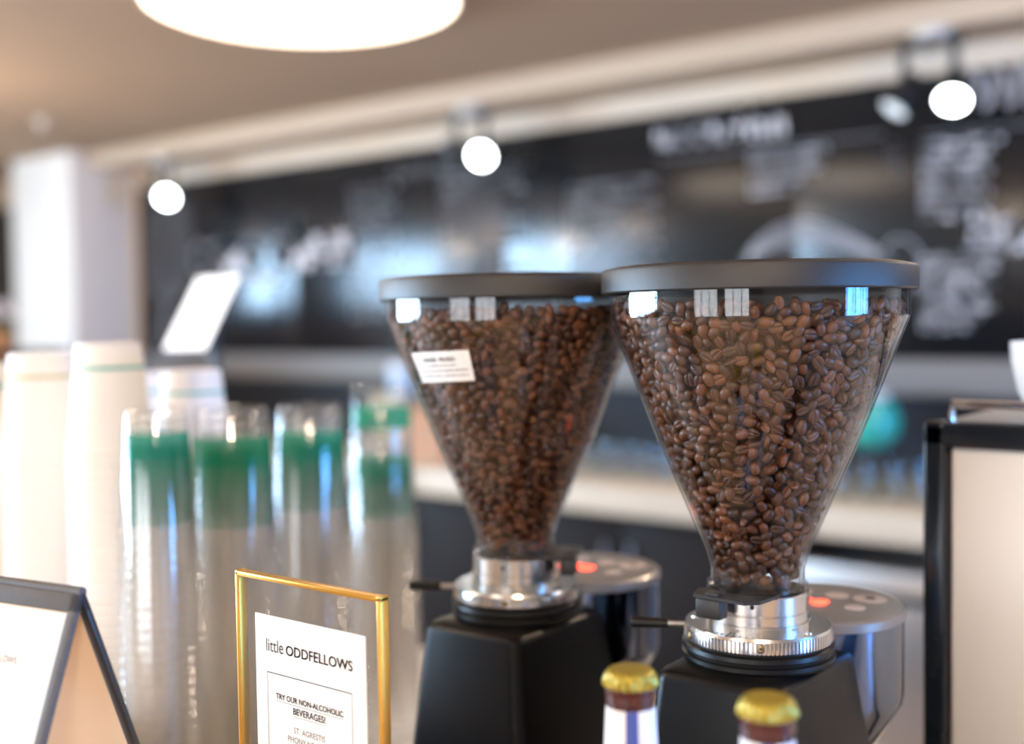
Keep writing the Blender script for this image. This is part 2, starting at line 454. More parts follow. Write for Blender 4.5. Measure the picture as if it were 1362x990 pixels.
lines('chalk_menu_list', -1.91, 2.045, 5, .034, (.28, .24, .26, .19, .14), .022, .0068)
lines('chalk_menu_list', -1.285, 2.015, 8, .034, (.24, .21, .19, .22, .18, .21, .18, .15), .023, .0085)
lines('chalk_menu_list', -1.285, 1.640, 8, .033, (.24, .22, .2, .22, .19, .23, .17, .15), .023, .0085)
lines('chalk_menu_list', -1.395, 2.035, 5, .034, (.03,), .020, .006, 'chalkdim')
lines('chalk_menu_list', -4.00, 2.085, 14, .046, (.30, .24, .28, .2, .26), .028, .0085, 'chalkmid')
lines('chalk_menu_list', -3.42, 2.105, 14, .044, (.50, .42, .46, .3, .4), .028, .0085, 'chalkmid')
lines('chalk_menu_list', -2.72, 1.990, 10, .042, (.40, .34, .42, .28), .026, .008, 'chalkmid')
m = MB(); stroke(m, [(-2.30, 2.075), (-1.42, 2.075)], .006); stroke(m, [(-1.28, 2.055), (-0.6, 2.055)], .006); stroke(m, [(-1.28, 1.655), (-0.6, 1.655)], .006)
m.build('chalk_underline', 'chalkdim', board)
m = MB()
for k in range(5):
    sc = 1 - .11 * k
    stroke(m, [(-1.97 + .36 + (-.36 + .62 * t) * 1.0, 1.62 + .175 * sc * math.sin(PI * t ** .75)) for t in np.linspace(0, 1, 15)], .008)
stroke(m, [(-1.36 + .07 * math.cos(t), 1.63 + .09 * math.sin(t)) for t in np.linspace(-1.2, 4.2, 13)], .008)
m.build('chalk_drawing', 'chalkmid', board)
m = MB()
for k in range(5):
    rx = .21 - .045 * k
    stroke(m, [(-5.45 + rx * math.cos(t), 1.90 + .30 * math.sin(t)) for t in np.linspace(-.5 * PI, 1.5 * PI, 25)], .011)
stroke(m, [(-5.47, 1.60), (-5.52, 1.36)], .04)
m.build('chalk_drawing', 'chalkdim', board)

# ------------------------------------------------------------------ back counter
struct(MB().box((-1.4, 3.908, 1.045), (8.7, 0.024, 0.288)).build('trim_2', 'splash'), 'dark slate backsplash below the menu board')
bc = thing('back_counter', 'thick pale wooden worktop along the wall under the menu board', 'counter', (-1.5, 3.54, 0.81))
for k in range(6): MB().box((-3.6 + 1.44 * k, 0, 0.045), (1.437, 0.70, 0.09), 0.004).build('worktop_board', 'wood', bc)
for k in range(6):
    x = -5.1 + 1.0 * k
    if -2.0 < x: break
    cb = thing('base_cabinet', 'dark wooden base cabinet under the pale worktop', 'cabinet', (x, 3.56, 0), 0, 'base cabinets under the back worktop')
    MB().box((0, 0.02, .405), (.98, .58, .81), .004).build('body', 'cabinet', cb)
    for s in (-1, 1):
        d = MB().box((s * .243, -.28, .43), (.478, .02, .70), .004).build('door', 'cabinet', cb)
        MB().tube([(s * .05, -.31, .55), (s * .05, -.31, .70)], .006).build('handle', 'steel', d)
fr = thing('undercounter_fridge', 'brushed steel undercounter fridge below the back worktop', 'fridge', (-.77, 3.56, 0))
MB().box((0, 0.02, .36), (1.6, .56, .70), .01).build('body', 'steel', fr)
for s in (-1, 1):
    d = MB().box((s * .4, -.275, .38), (.79, .03, .62), .008).build('door', 'steel', fr)
    MB().box((s * .4, -.30, .64), (.60, .03, .025), .006).build('handle', 'black', d)

GL = MB().lathe([(0, 0), (.024, 0), (.027, .004), (.033, .105), (.0315, .105), (.0258, .008), (0, .007)], 20).mesh('tumbler')
GL.materials.append(M['tumbler'])


def place(me, name, loc, label, cat, group=None, rz=0):
    o = bpy.data.objects.new(name, me); C.objects.link(o); o.location = loc; o.rotation_euler = (0, 0, rz)
    return tag(o, label, cat, group)


k = 0
for (x0, n, y) in ((-1.44, 5, 3.40), (-1.40, 4, 3.52), (-2.42, 6, 3.44), (-2.38, 5, 3.56)):
    for j in range(n):
        near = x0 > -2
        place(GL, 'glass_tumbler', (x0 + .082 * j, y + random.uniform(-.01, .01), .90),
              'clear glass tumbler on the back worktop ' + ('between green pot and espresso machine' if near else 'seen between the two grinder hoppers'),
              'glass', 'tumblers beside the green pot' if near else 'tumblers seen between the hoppers')

t = thing('green_pot', 'round glazed green pot with white collar on a stand behind the grinder', 'pot', (-1.39, 3.70, .90))
MB().lathe([(0, 0), (.05, 0), (.05, .01), (.012, .02), (.012, .12), (.05, .13)], 24).build('stand', 'black', t)
MB().lathe([(0, .13), (.05, .13), (.085, .17), (.092, .22), (.075, .27), (.05, .285), (0, .285)], 28).build('pot_body', 'greencer', t)
MB().lathe([(.05, .285), (.055, .30), (.045, .312), (0, .318)], 24).build('collar', 'ceramic', t)


def carton(x, y, z, sx, sy, sz, mt, label, rz=0.0, name='carton', cat='box'):
    t = thing(name, label, cat, (x, y, z), rz)
    MB().box((0, 0, sz / 2), (sx, sy, sz), .004).build('body', mt, t)
    MB().box((0, 0, sz + .0008), (sx * .18, sy * .98, .0016)).build('tape', 'kraft', t)
    return t


carton(-3.52, 3.70, .90, .17, .20, .24, 'palebox', 'beige carton on the back worktop left of the black canister')
t = thing('pale_blue_canister', 'pale blue lidded canister standing on the beige carton', 'canister', (-3.50, 3.70, 1.1417))
MB().lathe([(0, 0), (.06, 0), (.062, .01), (.062, .11), (.058, .115), (0, .115)], 28).build('body', 'paleblue', t)
MB().lathe([(.0, .113), (.066, .113), (.066, .135), (.05, .142), (0, .142)], 28).build('lid', 'ceramic', t)
t = thing('black_canister', 'short black canister beside the beige carton', 'canister', (-3.34, 3.64, .90))
MB().lathe([(0, 0), (.055, 0), (.055, .19), (0, .19)], 24).build('body', 'black', t)
MB().lathe([(0, .19), (.058, .19), (.058, .21), (0, .212)], 24).build('lid', 'black', t)
t = thing('paper_bag', 'tan folded paper bag on the back worktop behind the grinder', 'bag', (-3.12, 3.45, .90), R(12))
MB().add([(-.09, -.055, 0), (.09, -.055, 0), (.09, .055, 0), (-.09, .055, 0), (-.09, -.05, .15), (.09, -.05, .15), (.09, .05, .15), (-.09, .05, .15),
          (-.085, -.008, .20), (.085, -.008, .20), (.085, .008, .20), (-.085, .008, .20)],
         [(3, 2, 1, 0), (0, 1, 5, 4), (1, 2, 6, 5), (2, 3, 7, 6), (3, 0, 4, 7), (4, 5, 9, 8), (5, 6, 10, 9), (6, 7, 11, 10), (7, 4, 8, 11), (8, 9, 10, 11)]).build('body', 'tan', t)
MB().box((0, -.002, .205), (.172, .022, .03), .003).build('folded_top', 'tan', t)

# ------------------------------------------------------------------ beyond the pillar
struct(MB().box((-7.2, 3.90, 1.12), (1.4, 0.05, 2.24), .004).build('door_1', 'doordark'), 'dark painted door beyond the pillar')
t = thing('sideboard', 'tall orange wood sideboard in front of the pillar', 'cabinet', (-5.52, 2.88, 0))
MB().box((0, 0, .66), (.70, .38, 1.32), .006).build('body', 'orangewood', t)
MB().box((0, 0, 1.335), (.74, .42, .03), .004).build('top', 'cabinet', t)
for s in (-1, 1):
    d = MB().box((s * .172, -.195, .66), (.335, .018, 1.2), .003).build('door', 'orangewood', t)
    MB().lathe([(0, 0), (.012, 0), (.012, .02), (0, .022)], 12, mtx=Matrix.Translation((s * .03, -.204, .8)) @ Matrix.Rotation(PI / 2, 4, 'X')).build('knob', 'steel', d)
t = thing('flower_vase', 'white flowers in a small dark vase on the orange sideboard', 'vase', (-5.36, 2.86, 1.35))
MB().lathe([(0, 0), (.03, 0), (.045, .03), (.04, .07), (.022, .09), (.026, .1), (.02, .1), (0, .03)], 20).build('vase_body', 'orangewood', t)
for k in range(9):
    a = k * 2.4; r = .03 + .04 * (k % 3) / 2; h = .17 + .05 * ((k * 7) % 4) / 3
    st = MB().tube([(0, 0, .06), (r * .5 * math.cos(a), r * .5 * math.sin(a), .12), (r * math.cos(a), r * math.sin(a), h)], .002, 6).build('stem', 'leaf', t)
    q = MB()
    for j in range(6):
        b = j * PI / 3
        q.lathe([(0, -.012), (.014, -.004), (.016, .006), (0, .012)], 8, (r * math.cos(a) + .016 * math.cos(b), r * math.sin(a) + .016 * math.sin(b), h + .006))
    q.lathe([(0, -.012), (.012, 0), (0, .016)], 8, (r * math.cos(a), r * math.sin(a), h + .012))
    q.build('blossom', 'petal', st)

# ------------------------------------------------------------------ lamps
def ceiling_lamp(x, y, label):
    t = thing('ceiling_lamp', label, 'lamp', (x, y, CEIL - .075))
    MB().lathe([(0, -.012), (.15, -.011), (.32, -.005), (.41, .006), (.440, .018), (.444, .03)], 64).build('diffuser', 'lampglass', t)
    MB().lathe([(.444, .022), (.452, .022), (.452, .075), (.2, .075)], 64).build('rim', 'whitemetal', t)


ceiling_lamp(-2.52, 2.27, 'large round white ceiling lamp over the bar')
ceiling_lamp(-0.6, -1.6, 'large round white ceiling lamp added out of view over the customer floor')  # unseen lamp, added for more warm light from above
ceiling_lamp(1.3, 2.3, 'large round white ceiling lamp added out of view near the glazed opening')  # also added outside the frame, to light counters and right-facing sides


def globe(x, y, z, label):  # lamps added out of frame to brighten cups, panel, pillar and ceiling
    t = thing('unseen_globe', label, 'lamp', (x, y, z), 0, 'warm globes added out of view')
    MB().lathe([(.09 * math.sin(a), -.09 * math.cos(a)) for a in np.linspace(0, PI * .93, 18)], 32).build('globe', 'unseenglobe', t)
    MB().lathe([(.022, .082), (.026, .084), (.026, .115), (.006, .125), (0, .125)], 20).build('cap', 'black', t)
    MB().tube([(0, 0, .12), (0, 0, CEIL - z)], .004, 8).build('cord', 'black', t)


globe(-4.72, .30, 2.27, 'unseen warm globe hung high near the street windows')
globe(-4.62, 1.75, 1.95, 'added warm globe out of view before the sideboard')
globe(-1.90, -.20, 2.02, 'added warm globe out of view over the customer side beside the paper cups')
globe(.28, -.25, 1.98, 'added warm globe out of view over the customer side beside the espresso machine')
globe(-.10, 2.10, 2.05, 'added warm globe out of view behind the espresso machine')


def spot_fixture(u, label, heads):
    t = thing('spotlight_fixture', label, 'spotlight', (u, 3.66, 2.34), 0, 'twin spotlights under the beam')
    MB().lathe([(0, 0), (.055, 0), (.055, -.018), (.045, -.025), (0, -.025)], 28).build('canopy', 'whitemetal', t)
    MB().box((0, 0, -.038), (.19, .036, .030), .004).build('bar', 'black', t)
    for x, tilt, yaw, face in heads:
        arm = MB().tube([(x, 0, -.04), (x, 0, -.13), (x, -.004, -.175)], .014, 10).build('arm', 'black', t)
        mt = Matrix.Translation((x, -.005, -.188)) @ Matrix.Rotation(yaw, 4, 'Z') @ Matrix.Rotation(tilt, 4, 'X')
        MB().lathe([(0, .075), (.028, .072), (.040, .05), (.045, -.005), (.048, -.06), (.044, -.06), (.040, -.048)], 24, mtx=mt).build('lamp_head', 'black', arm)
        MB().lathe([(.0415, -.055), (.02, -.052), (0, -.051)], 24, mtx=mt).build('lamp_face', face, arm)


spot_fixture(-1.185, 'twin black spotlight near the wine list with one lamp glowing', [(-.085, R(-38), R(-42), 'lampdim'), (.07, R(-42), R(10), 'lampface')])
spot_fixture(-3.06, 'twin black spotlight over the middle of the menu board', [(-.075, R(25), R(0), 'lampdim'), (.075, R(-62), R(25), 'lampface')])
spot_fixture(-5.16, 'twin black spotlight beside the pillar', [(-.055, R(25), R(0), 'lampdim'), (.055, R(-60), R(38), 'lampface')])

t = thing('pendant_bulb', 'amber glowing pendant bulb hanging beyond the sideboard', 'lamp', (-5.75, 2.72, 2.20))
MB().tube([(0, 0, .10), (0, 0, .23)], .004, 8).build('cord', 'black', t)
MB().lathe([(0, .11), (.016, .108), (.018, .07), (0, .068)], 16).build('socket', 'brass', t)
MB().lathe([(0, -.03), (.022, -.022), (.032, 0), (.026, .035), (.014, .068), (0, .07)], 20).build('bulb', 'amber', t)
t = thing('sprinkler_head', 'small sprinkler head on the ceiling left of the round lamp', 'sprinkler', (-5.06, 2.93, CEIL))
MB().lathe([(0, 0), (.035, 0), (.035, -.008), (.012, -.014), (.012, -.04), (0, -.042)], 18).build('escutcheon', 'whitemetal', t)
MB().lathe([(0, -.05), (.022, -.05), (.022, -.053), (0, -.053)], 16).build('deflector', 'brass', t)

# ------------------------------------------------------------------ the bar: raised ledge and working counter
LEDGE, TOP = 1.09, 0.88
bar = thing('bar_ledge', 'raised wooden bar ledge carrying the signs and bottles', 'bar', (-.6, .355, 0))
MB().box((0, 0, LEDGE - .02), (4.4, .43, .04), .005).build('ledge_top', 'bartop', bar)
MB().box((0, .10, (LEDGE - .04) / 2), (4.36, .16, LEDGE - .04), .003).build('front_panel', 'cabinet', bar)
ct = thing('bar_counter', 'pale stone working counter behind the raised ledge', 'counter', (-.6, 1.035, 0))
MB().box((0, 0, TOP - .02), (4.4, .90, .04), .004).build('worktop', 'counter', ct)
MB().box((0, 0, (TOP - .04) / 2), (4.36, .86, TOP - .04), .003).build('cabinet_body', 'cabinet', ct)

# ------------------------------------------------------------------ coffee beans
def bean_template():
    us = np.linspace(0, PI, 9)[1:-1]
    ph = np.radians([-90, -82, -66, -42, -12, 20, 55, 90, 125, 160, 192, 222, 246, 262])
    L_, W_, H_ = .0047, .0035, .0030
    v = [(-L_, 0, -.0004)]
    for a in us:
        s = math.sin(a) ** .8; x = -L_ * math.cos(a)
        for p in ph:
            y = W_ * s * math.cos(p); z = math.sin(p)
            z = H_ * s * z if z > 0 else .0016 * s * (abs(z) ** .6) * -1
            if abs(math.degrees(p) + 90) < 1: z = .0003 * s
            y += .00035 * math.sin(2 * a) * (1 if math.sin(p) < -.85 else 0)
            v.append((x, y, z))
    v.append((L_, 0, -.0004)); n = len(ph); f = []
    for j in range(n): f.append((0, 1 + (j + 1) % n, 1 + j))
    for i in range(len(us) - 1):
        for j in range(n):
            a, b = 1 + i * n + j, 1 + i * n + (j + 1) % n; c, d = a + n, b + n
            f += [(a, b, d), (a, d, c)]
    e = len(v) - 1; o = 1 + (len(us) - 1) * n
    for j in range(n): f.append((e, o + j, o + (j + 1) % n))
    return np.array(v), np.array(f)


BV, BF = bean_template()
HPROF = [(.1085, .5935), (.1085, .592), (.1085, .5730), (.1083, .5716), (.1074, .5690), (.1058, .5648), (.0700, .4724), (.0460, .4170), (.0385, .400), (.0345, .386), (.0335, .374), (.0335, .366)]
HZ = np.array([p[1] for p in HPROF][::-1]); HR = np.array([p[0] for p in HPROF][::-1])


def hop_r(z): return float(np.interp(z, HZ, HR))


def bean_sites(depth, dmin, zlo, zhi, tries):
    """positions on the shell a given depth inside the plastic, kept a minimum distance apart"""
    zs = np.linspace(zlo, zhi, 200); rs = np.array([max(.002, hop_r(z) - depth) for z in zs])
    cdf = np.cumsum(rs); cdf = cdf / cdf[-1]
    grid = {}; out = []
    for _ in range(tries):
        z = float(np.interp(rng.random(), cdf, zs)); a = rng.random() * 2 * PI
        r = max(.002, hop_r(z) - depth) - rng.random() * .0012
        p = (r * math.cos(a), r * math.sin(a), z); k = tuple(int(math.floor(c / dmin)) for c in p)
        ok = True
        for i in (-1, 0, 1):
            for j in (-1, 0, 1):
                for l in (-1, 0, 1):
                    for q in grid.get((k[0] + i, k[1] + j, k[2] + l), ()):
                        if (q[0] - p[0]) ** 2 + (q[1] - p[1]) ** 2 + (q[2] - p[2]) ** 2 < dmin * dmin: ok = False; break
                    if not ok: break
                if not ok: break
            if not ok: break
        if ok: grid.setdefault(k, []).append(p); out.append(p)
    return out


def bean_frame(p):
    a = math.atan2(p[1], p[0]); n = Vector((math.cos(a), math.sin(a), -.40 if p[2] < .57 else 0)).normalized()
    q = rng.random(); tilt = rng.normal(0, .22)
    if q < .56: zax = n
    elif q < .82: zax = -n
    else:
        t = n.orthogonal().normalized(); zax = Matrix.Rotation(rng.random() * 2 * PI, 3, n) @ t; zax = (zax + n * rng.uniform(-.4, .6)).normalized()
    zax = (zax + Vector(rng.normal(0, .16, 3))).normalized()
    x = zax.orthogonal().normalized(); x = Matrix.Rotation(rng.random() * 2 * PI, 3, zax) @ x
    y = zax.cross(x); sc = rng.uniform(.96, 1.20)
    return np.array([[x.x, y.x, zax.x], [x.y, y.y, zax.y], [x.z, y.z, zax.z]]) * sc


def fast_mesh(name, V, Fc):
    me = bpy.data.meshes.new(name); nf = len(Fc)
    me.vertices.add(len(V)); me.vertices.foreach_set('co', V.astype(np.float32).ravel())
    me.loops.add(nf * 3); me.loops.foreach_set('vertex_index', Fc.astype(np.int32).ravel())
    me.polygons.add(nf); me.polygons.foreach_set('loop_start', np.arange(0, nf * 3, 3, dtype=np.int32))
    me.polygons.foreach_set('use_smooth', np.ones(nf, dtype=bool)); me.update(calc_edges=True); me.validate()
    return me


bean_me = fast_mesh('coffee_bean', BV, BF); bean_me.materials.append(M['bean'])


def fill_hopper(root_loc, label, singles):
    sites = bean_sites(.0062, .0067, .378, .5815, 26000)
    inner = bean_sites(.0118, .0070, .385, .581, 9000)
    base = Vector(root_loc)
    if singles:
        order = sorted(range(len(sites)), key=lambda i: (Vector(sites[i]) + base - Vector((0, 0, EYE))).length)
        order = [i for i in order if sites[i][2] > .385]
        chosen = set(order[:300])
    else: chosen = set()
    Vs, Fs, n = [], [], 0
    for i, p in enumerate(sites + inner):
        fm = bean_frame(p)
        if i in chosen:
            o = bpy.data.objects.new('coffee_bean', bean_me); C.objects.link(o)
            o.matrix_world = Matrix([[*fm[0], p[0] + base.x], [*fm[1], p[1] + base.y], [*fm[2], p[2] + base.z], [0, 0, 0, 1]])
            tag(o, 'roasted brown coffee bean against the front of the sticker-free grinder hopper', 'coffee bean', 'beans at the front of the nearer hopper')
            continue
        Vs.append(BV @ fm.T + np.array(p)); Fs.append(BF + n); n += len(BV)
    # the packed mass deep inside
    core = MB().lathe([(0, .384)] + [(max(.004, hop_r(z) - .0165), z) for z in np.linspace(.384, .574, 20)] + [(0, .578)], 40)
    tri = []
    for f in core.f: tri += [(f[0], f[1], f[2]), (f[0], f[2], f[3])]
    Vs.append(np.array(core.v)); Fs.append(np.array(tri) + n)
    o = bpy.data.objects.new('coffee_beans', fast_mesh('coffee_beans', np.concatenate(Vs), np.concatenate(Fs)))
    o.data.materials.append(M['bean']); C.objects.link(o); o.location = base
    tag(o, label, 'coffee beans', None, 'stuff')


# ------------------------------------------------------------------ grinders
def rrect(hx, hy, r, z, k=5, cy=0.0):
    pts = []
    for qx, qy, a0 in ((1, 1, 0), (-1, 1, 90), (-1, -1, 180), (1, -1, 270)):
        for j in range(k + 1):
            a = R(a0 + 90 * j / k); pts.append((qx * (hx - r) + r * math.cos(a), cy + qy * (hy - r) + r * math.sin(a), z))
    return pts


def loft(mb, rings, smooth=True):
    n = len(rings[0]); P = [p for r in rings for p in r]; Fs = []
    for i in range(len(rings) - 1):
        for j in range(n): Fs.append((i * n + j, i * n + (j + 1) % n, (i + 1) * n + (j + 1) % n, (i + 1) * n + j))
    mb.add(P, Fs, smooth); o = len(mb.v) - len(P)
    mb.f += [tuple(o + j for j in reversed(range(n))), tuple(o + (len(rings) - 1) * n + j for j in range(n))]; mb.sm += [False, False]
    return mb


def grinder(loc, label, lever_dir, gate_dir, sticker):
    t = thing('coffee_grinder', label, 'coffee grinder', loc, 0, 'coffee grinders on the bar counter')
    b = MB()
    rings = [rrect(.072, .100, .016, .012, cy=.012), rrect(.074, .102, .016, .03, cy=.012), rrect(.064, .083, .014, .20, cy=.006), rrect(.0515, .0675, .011, .3085),
             rrect(.0505, .0665, .0105, .3125), rrect(.0485, .0645, .010, .3150), rrect(.046, .062, .010, .3163), rrect(.040, .052, .012, .3190), rrect(.030, .036, .014, .3215)]
    loft(b, rings); bo = b.build('body', 'body', t)
    for sx in (-1, 1):
        for sy in (-1, 1): MB().lathe([(0, 0), (.012, 0), (.013, .013), (0, .013)], 16, (sx * .05, .012 + sy * .075, 0)).build('foot', 'rubber', t)
    MB().lathe([(0, .318), (.0545, .318), (.0565, .3205), (.0565, .3235), (.0545, .3245), (.0548, .3265), (.0565, .3275), (.0560, .3305), (.0530, .3318), (.0530, .334), (0, .334)], 72).build('base_ring', 'rubber', t)
    # knurled adjustment ring
    k = MB(); NT = 112; prof = []
    for j in range(NT):
        for da, rr in ((0.10, .0531), (.22, .0546), (.68, .0546), (.80, .0531)): prof.append(((j + da) / NT * 2 * PI, rr))
    n = len(prof); P = []
    for z, dr, fl in ((.3335, -.002, 0), (.3338, 0, 1), (.3418, 0, 1), (.3425, -.0003, 0), (.3445, -.0012, 0)):
        for a, rr in prof:
            r = (rr if fl else .0546) + dr; P.append((r * math.cos(a), r * math.sin(a), z))
    Fs = [(i * n + j, i * n + (j + 1) % n, (i + 1) * n + (j + 1) % n, (i + 1) * n + j) for i in range(4) for j in range(n)]
    k.add(P, Fs); o0 = 4 * n
    k.f += [tuple(o0 + j for j in range(n)), tuple(reversed(range(n)))]; k.sm += [False, False]
    ring = k.build('adjustment_ring', 'alu', t)
    for a in (R(232), R(298), R(40), R(130)):
        MB().lathe([(0, 0), (.0028, 0), (.0028, .003), (.0016, .0034), (0, .0022)], 14, mtx=Matrix.Translation((.0525 * math.cos(a), .0525 * math.sin(a), .338)) @ Matrix.Rotation(a, 4, 'Z') @ Matrix.Rotation(PI / 2, 4, 'Y')).build('ring_screw', 'brass', ring)
    for a in (R(345), R(200), R(90)):
        MB().lathe([(.0032, 0), (.0030, .0009), (.0012, .0010), (.0010, .0003), (0, .0003)], 14, (.0465 * math.cos(a), .0465 * math.sin(a), .3445)).build('ring_bolt', 'alu', ring)
    for i in range(9):
        a = R(248 + i * 5.5); MB().box((.0485, 0, .3446), (.006 if i % 4 == 0 else .0035, .0005, .0003), 0, 0, Matrix.Rotation(a, 4, 'Z')).build('scale_mark', 'ink', ring)
    vs, fs = text_fit('15', .0045, 0, 0)
    a = R(271); mt = Matrix.Rotation(a + PI / 2, 4, 'Z') @ Matrix.Translation((0, -.0445, .3448))
    MB().add([mt @ Vector((x, y, 0)) for x, y in vs], fs).build('scale_number', 'ink', ring)
    # collar
    col = MB().lathe([(.030, .3445), (.0385, .3445), (.0385, .3485), (.0372, .3489), (.0372, .3493), (.0380, .3497), (.0380, .3555), (.0370, .3559), (.0370, .3565), (.0375, .357), (.0375, .3690), (.0368, .3698), (.0345, .3698), (.0345, .366)], 72).build('collar', 'alu', t)
    for a in (R(290), R(110), R(20)):
        MB().lathe([(0, 0), (.0017, 0), (.0017, .0006), (0, .0006)], 12, mtx=Matrix.Translation((.0372 * math.cos(a), .0372 * math.sin(a), .3635)) @ Matrix.Rotation(a, 4, 'Z') @ Matrix.Rotation(PI / 2, 4, 'Y')).build('set_screw', 'ink', col)
    # lever
    d = Vector((*lever_dir, 0)).normalized(); z = Vector((0, 0, .3395))
    lv = MB().tube([d * .050 + z, d * .069 + z], .0021, 12).build('lever_rod', 'alu', t)
    MB().tube([d * .067 + z, d * .0675 + z, d * .094 + z, d * .0955 + z], [.0030, .0040, .0045, .0036], 16).build('lever_grip', 'rubber', lv)
    # slide gate under the hopper, pointing along gate_dir
    ga = math.atan2(gate_dir[1], gate_dir[0]) + PI / 2
    g = MB().prism([(-.026, .004), (-.026, -.030), (-.030, -.036), (-.024, -.0545), (.018, -.0575), (.026, -.049), (.028, -.030), (.028, .004)], .3700, .3722).build('slide_gate', 'gate', t, None, (0, 0, ga))
    MB().box((-.012, -.049, .3625), (.020, .012, .014), .0012).build('gate_grip', 'gate', g)
    MB().box((-.010, -.049, .3727), (.010, .008, .003), .0006).build('gate_rib', 'gate', g)
    # hopper
    th = .0024
    inner = [(max(.002, r - th), zz) for r, zz in HPROF][::-1]
    h = MB().lathe(HPROF[::-1] + [(.1085 - th, .5935)], 96)
    h.lathe(inner[::-1], 96)
    hp = h.build('hopper', 'hopper', t)
    MB().lathe([(.0335, .3722), (.0372, .3722), (.0372, .3745), (.0345, .3760), (.0345, .386)], 72).build('hopper_foot', 'hopper', hp)
    MB().lathe([(.1065, .5905), (.1138, .5905), (.1145, .5915), (.1145, .6055), (.1136, .6075), (.1120, .6083), (.1085, .6084), (.1070, .6094), (.060, .6118), (0, .6125)], 96).build('lid', 'lid', t)
    # control head on the barista side
    hd = MB().lathe([(0, .226), (.046, .226), (.050, .230), (.0685, .262), (.0695, .268), (.0695, .330)], 72, (0, .105, 0)).build('dosing_housing', 'bluechrome', t)
    MB().lathe([(.0695, .329), (.0712, .330), (.0712, .3365), (.0690, .3385), (.0660, .3388), (0, .3388)], 72, (0, .105, 0)).build('keypad_top', 'panelgrey', hd)

    def key(x, y, r, nm, mt):
        MB().lathe([(r, .3388), (r, .3394), (r * .8, .3397), (0, .3397)], 28, (x, y, 0)).build(nm, mt, hd)
    key(.035, .135, .0135, 'key_button', 'keylight'); key(.035, .135, .0055, 'key_symbol', 'keydark')
    key(.008, .132, .0095, 'key_button', 'keylight'); key(-.022, .128, .0095, 'key_button', 'keylight')
    key(.036, .100, .0080, 'key_button', 'keylight'); key(-.040, .105, .0080, 'key_button', 'keylight')
    ds = MB()
    for q in (0, 1):
        cx = -.007 + .0135 * q
        for zz in (-.0065, 0, .0065): ds.box((cx, .100 + zz, .3394), (.0062, .0018, .0010))
        for xx in (-.0042, .0042):
            for zz in (-.0033, .0033): ds.box((cx + xx, .100 + zz, .3394), (.0018, .0048, .0010))
    ds.build('red_digits', 'red', hd)['label'] = 'glowing red digits'
    # spout and tray on the barista side
    MB().lathe([(.030, .228), (.018, .195), (.016, .17), (.014, .17), (.016, .195), (.028, .228)], 32, (0, .105, 0)).build('spout', 'gate', t)
    MB().box((0, .135, .010), (.12, .15, .018), .006).build('tray', 'steel', t)
    if sticker:
        # warning sticker wrapped on the cone
        aC, zC = sticker; r0 = hop_r(zC); sl = math.hypot(1, .39)

        def onc(s, v, off):
            zz = zC + v / sl; r = hop_r(zz) + off; a = aC + s / (r0 + .0002)
            return (r * math.cos(a), r * math.sin(a), zz - off * .35)
        W, H, rot = .0610, .0265, R(3.0)

        def rt(s, v): return s * math.cos(rot) - v * math.sin(rot), s * math.sin(rot) + v * math.cos(rot)
        q = MB(); nx, ny = 20, 8
        q.add([onc(*rt(W * (i / nx - .5), H * (j / ny - .5)), .0005) for j in range(ny + 1) for i in range(nx + 1)],
              [(j * (nx + 1) + i, j * (nx + 1) + i + 1, (j + 1) * (nx + 1) + i + 1, (j + 1) * (nx + 1) + i) for j in range(ny) for i in range(nx)], True)
        st = q.build('warning_sticker', 'sticker', t); st['label'] = 'white warning sticker on the hopper'
        vs, fs = text_fit('DANGER - PELIGRO', .034, 0, .0045, squash=1.35, bold=.00018)
        MB().add([onc(*rt(x, y), .0008) for x, y in vs], fs).build('sticker_heading', 'ink', st)
        q = MB()
        for row, (hw, yy) in enumerate(((.0165, .0005), (.0265, -.0040), (.0265, -.0085))):
            x = -hw
            while x < hw:
                l = random.uniform(.0012, .0042); x2 = min(x + l, hw)
                for xa in np.arange(x, x2, .0007):
                    hh = random.choice((.0009, .0013, .0016))
                    q.add([onc(*rt(xa, yy), .0008), onc(*rt(xa + .00042, yy), .0008), onc(*rt(xa + .00042, yy + hh), .0008), onc(*rt(xa, yy + hh), .0008)], [(0, 1, 2, 3)])
                x = x2 + .0009
        q.build('sticker_small_print', 'ink', st)
    return t


def camdir(x, y):
    c, s = math.cos(R(38)), math.sin(R(38)); return (x * c - y * s, x * s + y * c)


GR = (-.382, .784, TOP); GLc = (-.6125, .786, TOP)
grinder(GR, 'black coffee grinder with a full hopper and no sticker, lid touching its twin', camdir(-.94, .22), camdir(-.62, -.78), None)
ang = math.atan2(*reversed(camdir(-.62, -.78)))
grinder(GLc, 'black coffee grinder with a white warning sticker on its hopper', camdir(-.97, .12), camdir(.97, -.22), (ang, .536))
fill_hopper(GR, 'mass of roasted brown coffee beans filling the sticker-free hopper', True)
fill_hopper(GLc, 'mass of dark roasted coffee beans filling the hopper with the sticker', False)

# ------------------------------------------------------------------ cups
def stack(me, name, x, y, top_z, h, pitch, label, toplabel, cat, group, extra=None, plain=None):
    n = max(1, int(round((top_z - h - TOP) / pitch)) + 1)
    for k in range(n):
        o = bpy.data.objects.new(name, plain if plain and k < n - 7 else me); C.objects.link(o)
        z = TOP + pitch * k
        if extra and k == n - 1: z += extra
        o.location = (x, y, z); o.rotation_euler = (0, 0, random.uniform(0, 6.28))
        tag(o, toplabel if k == n - 1 else label, cat, group)
    return n


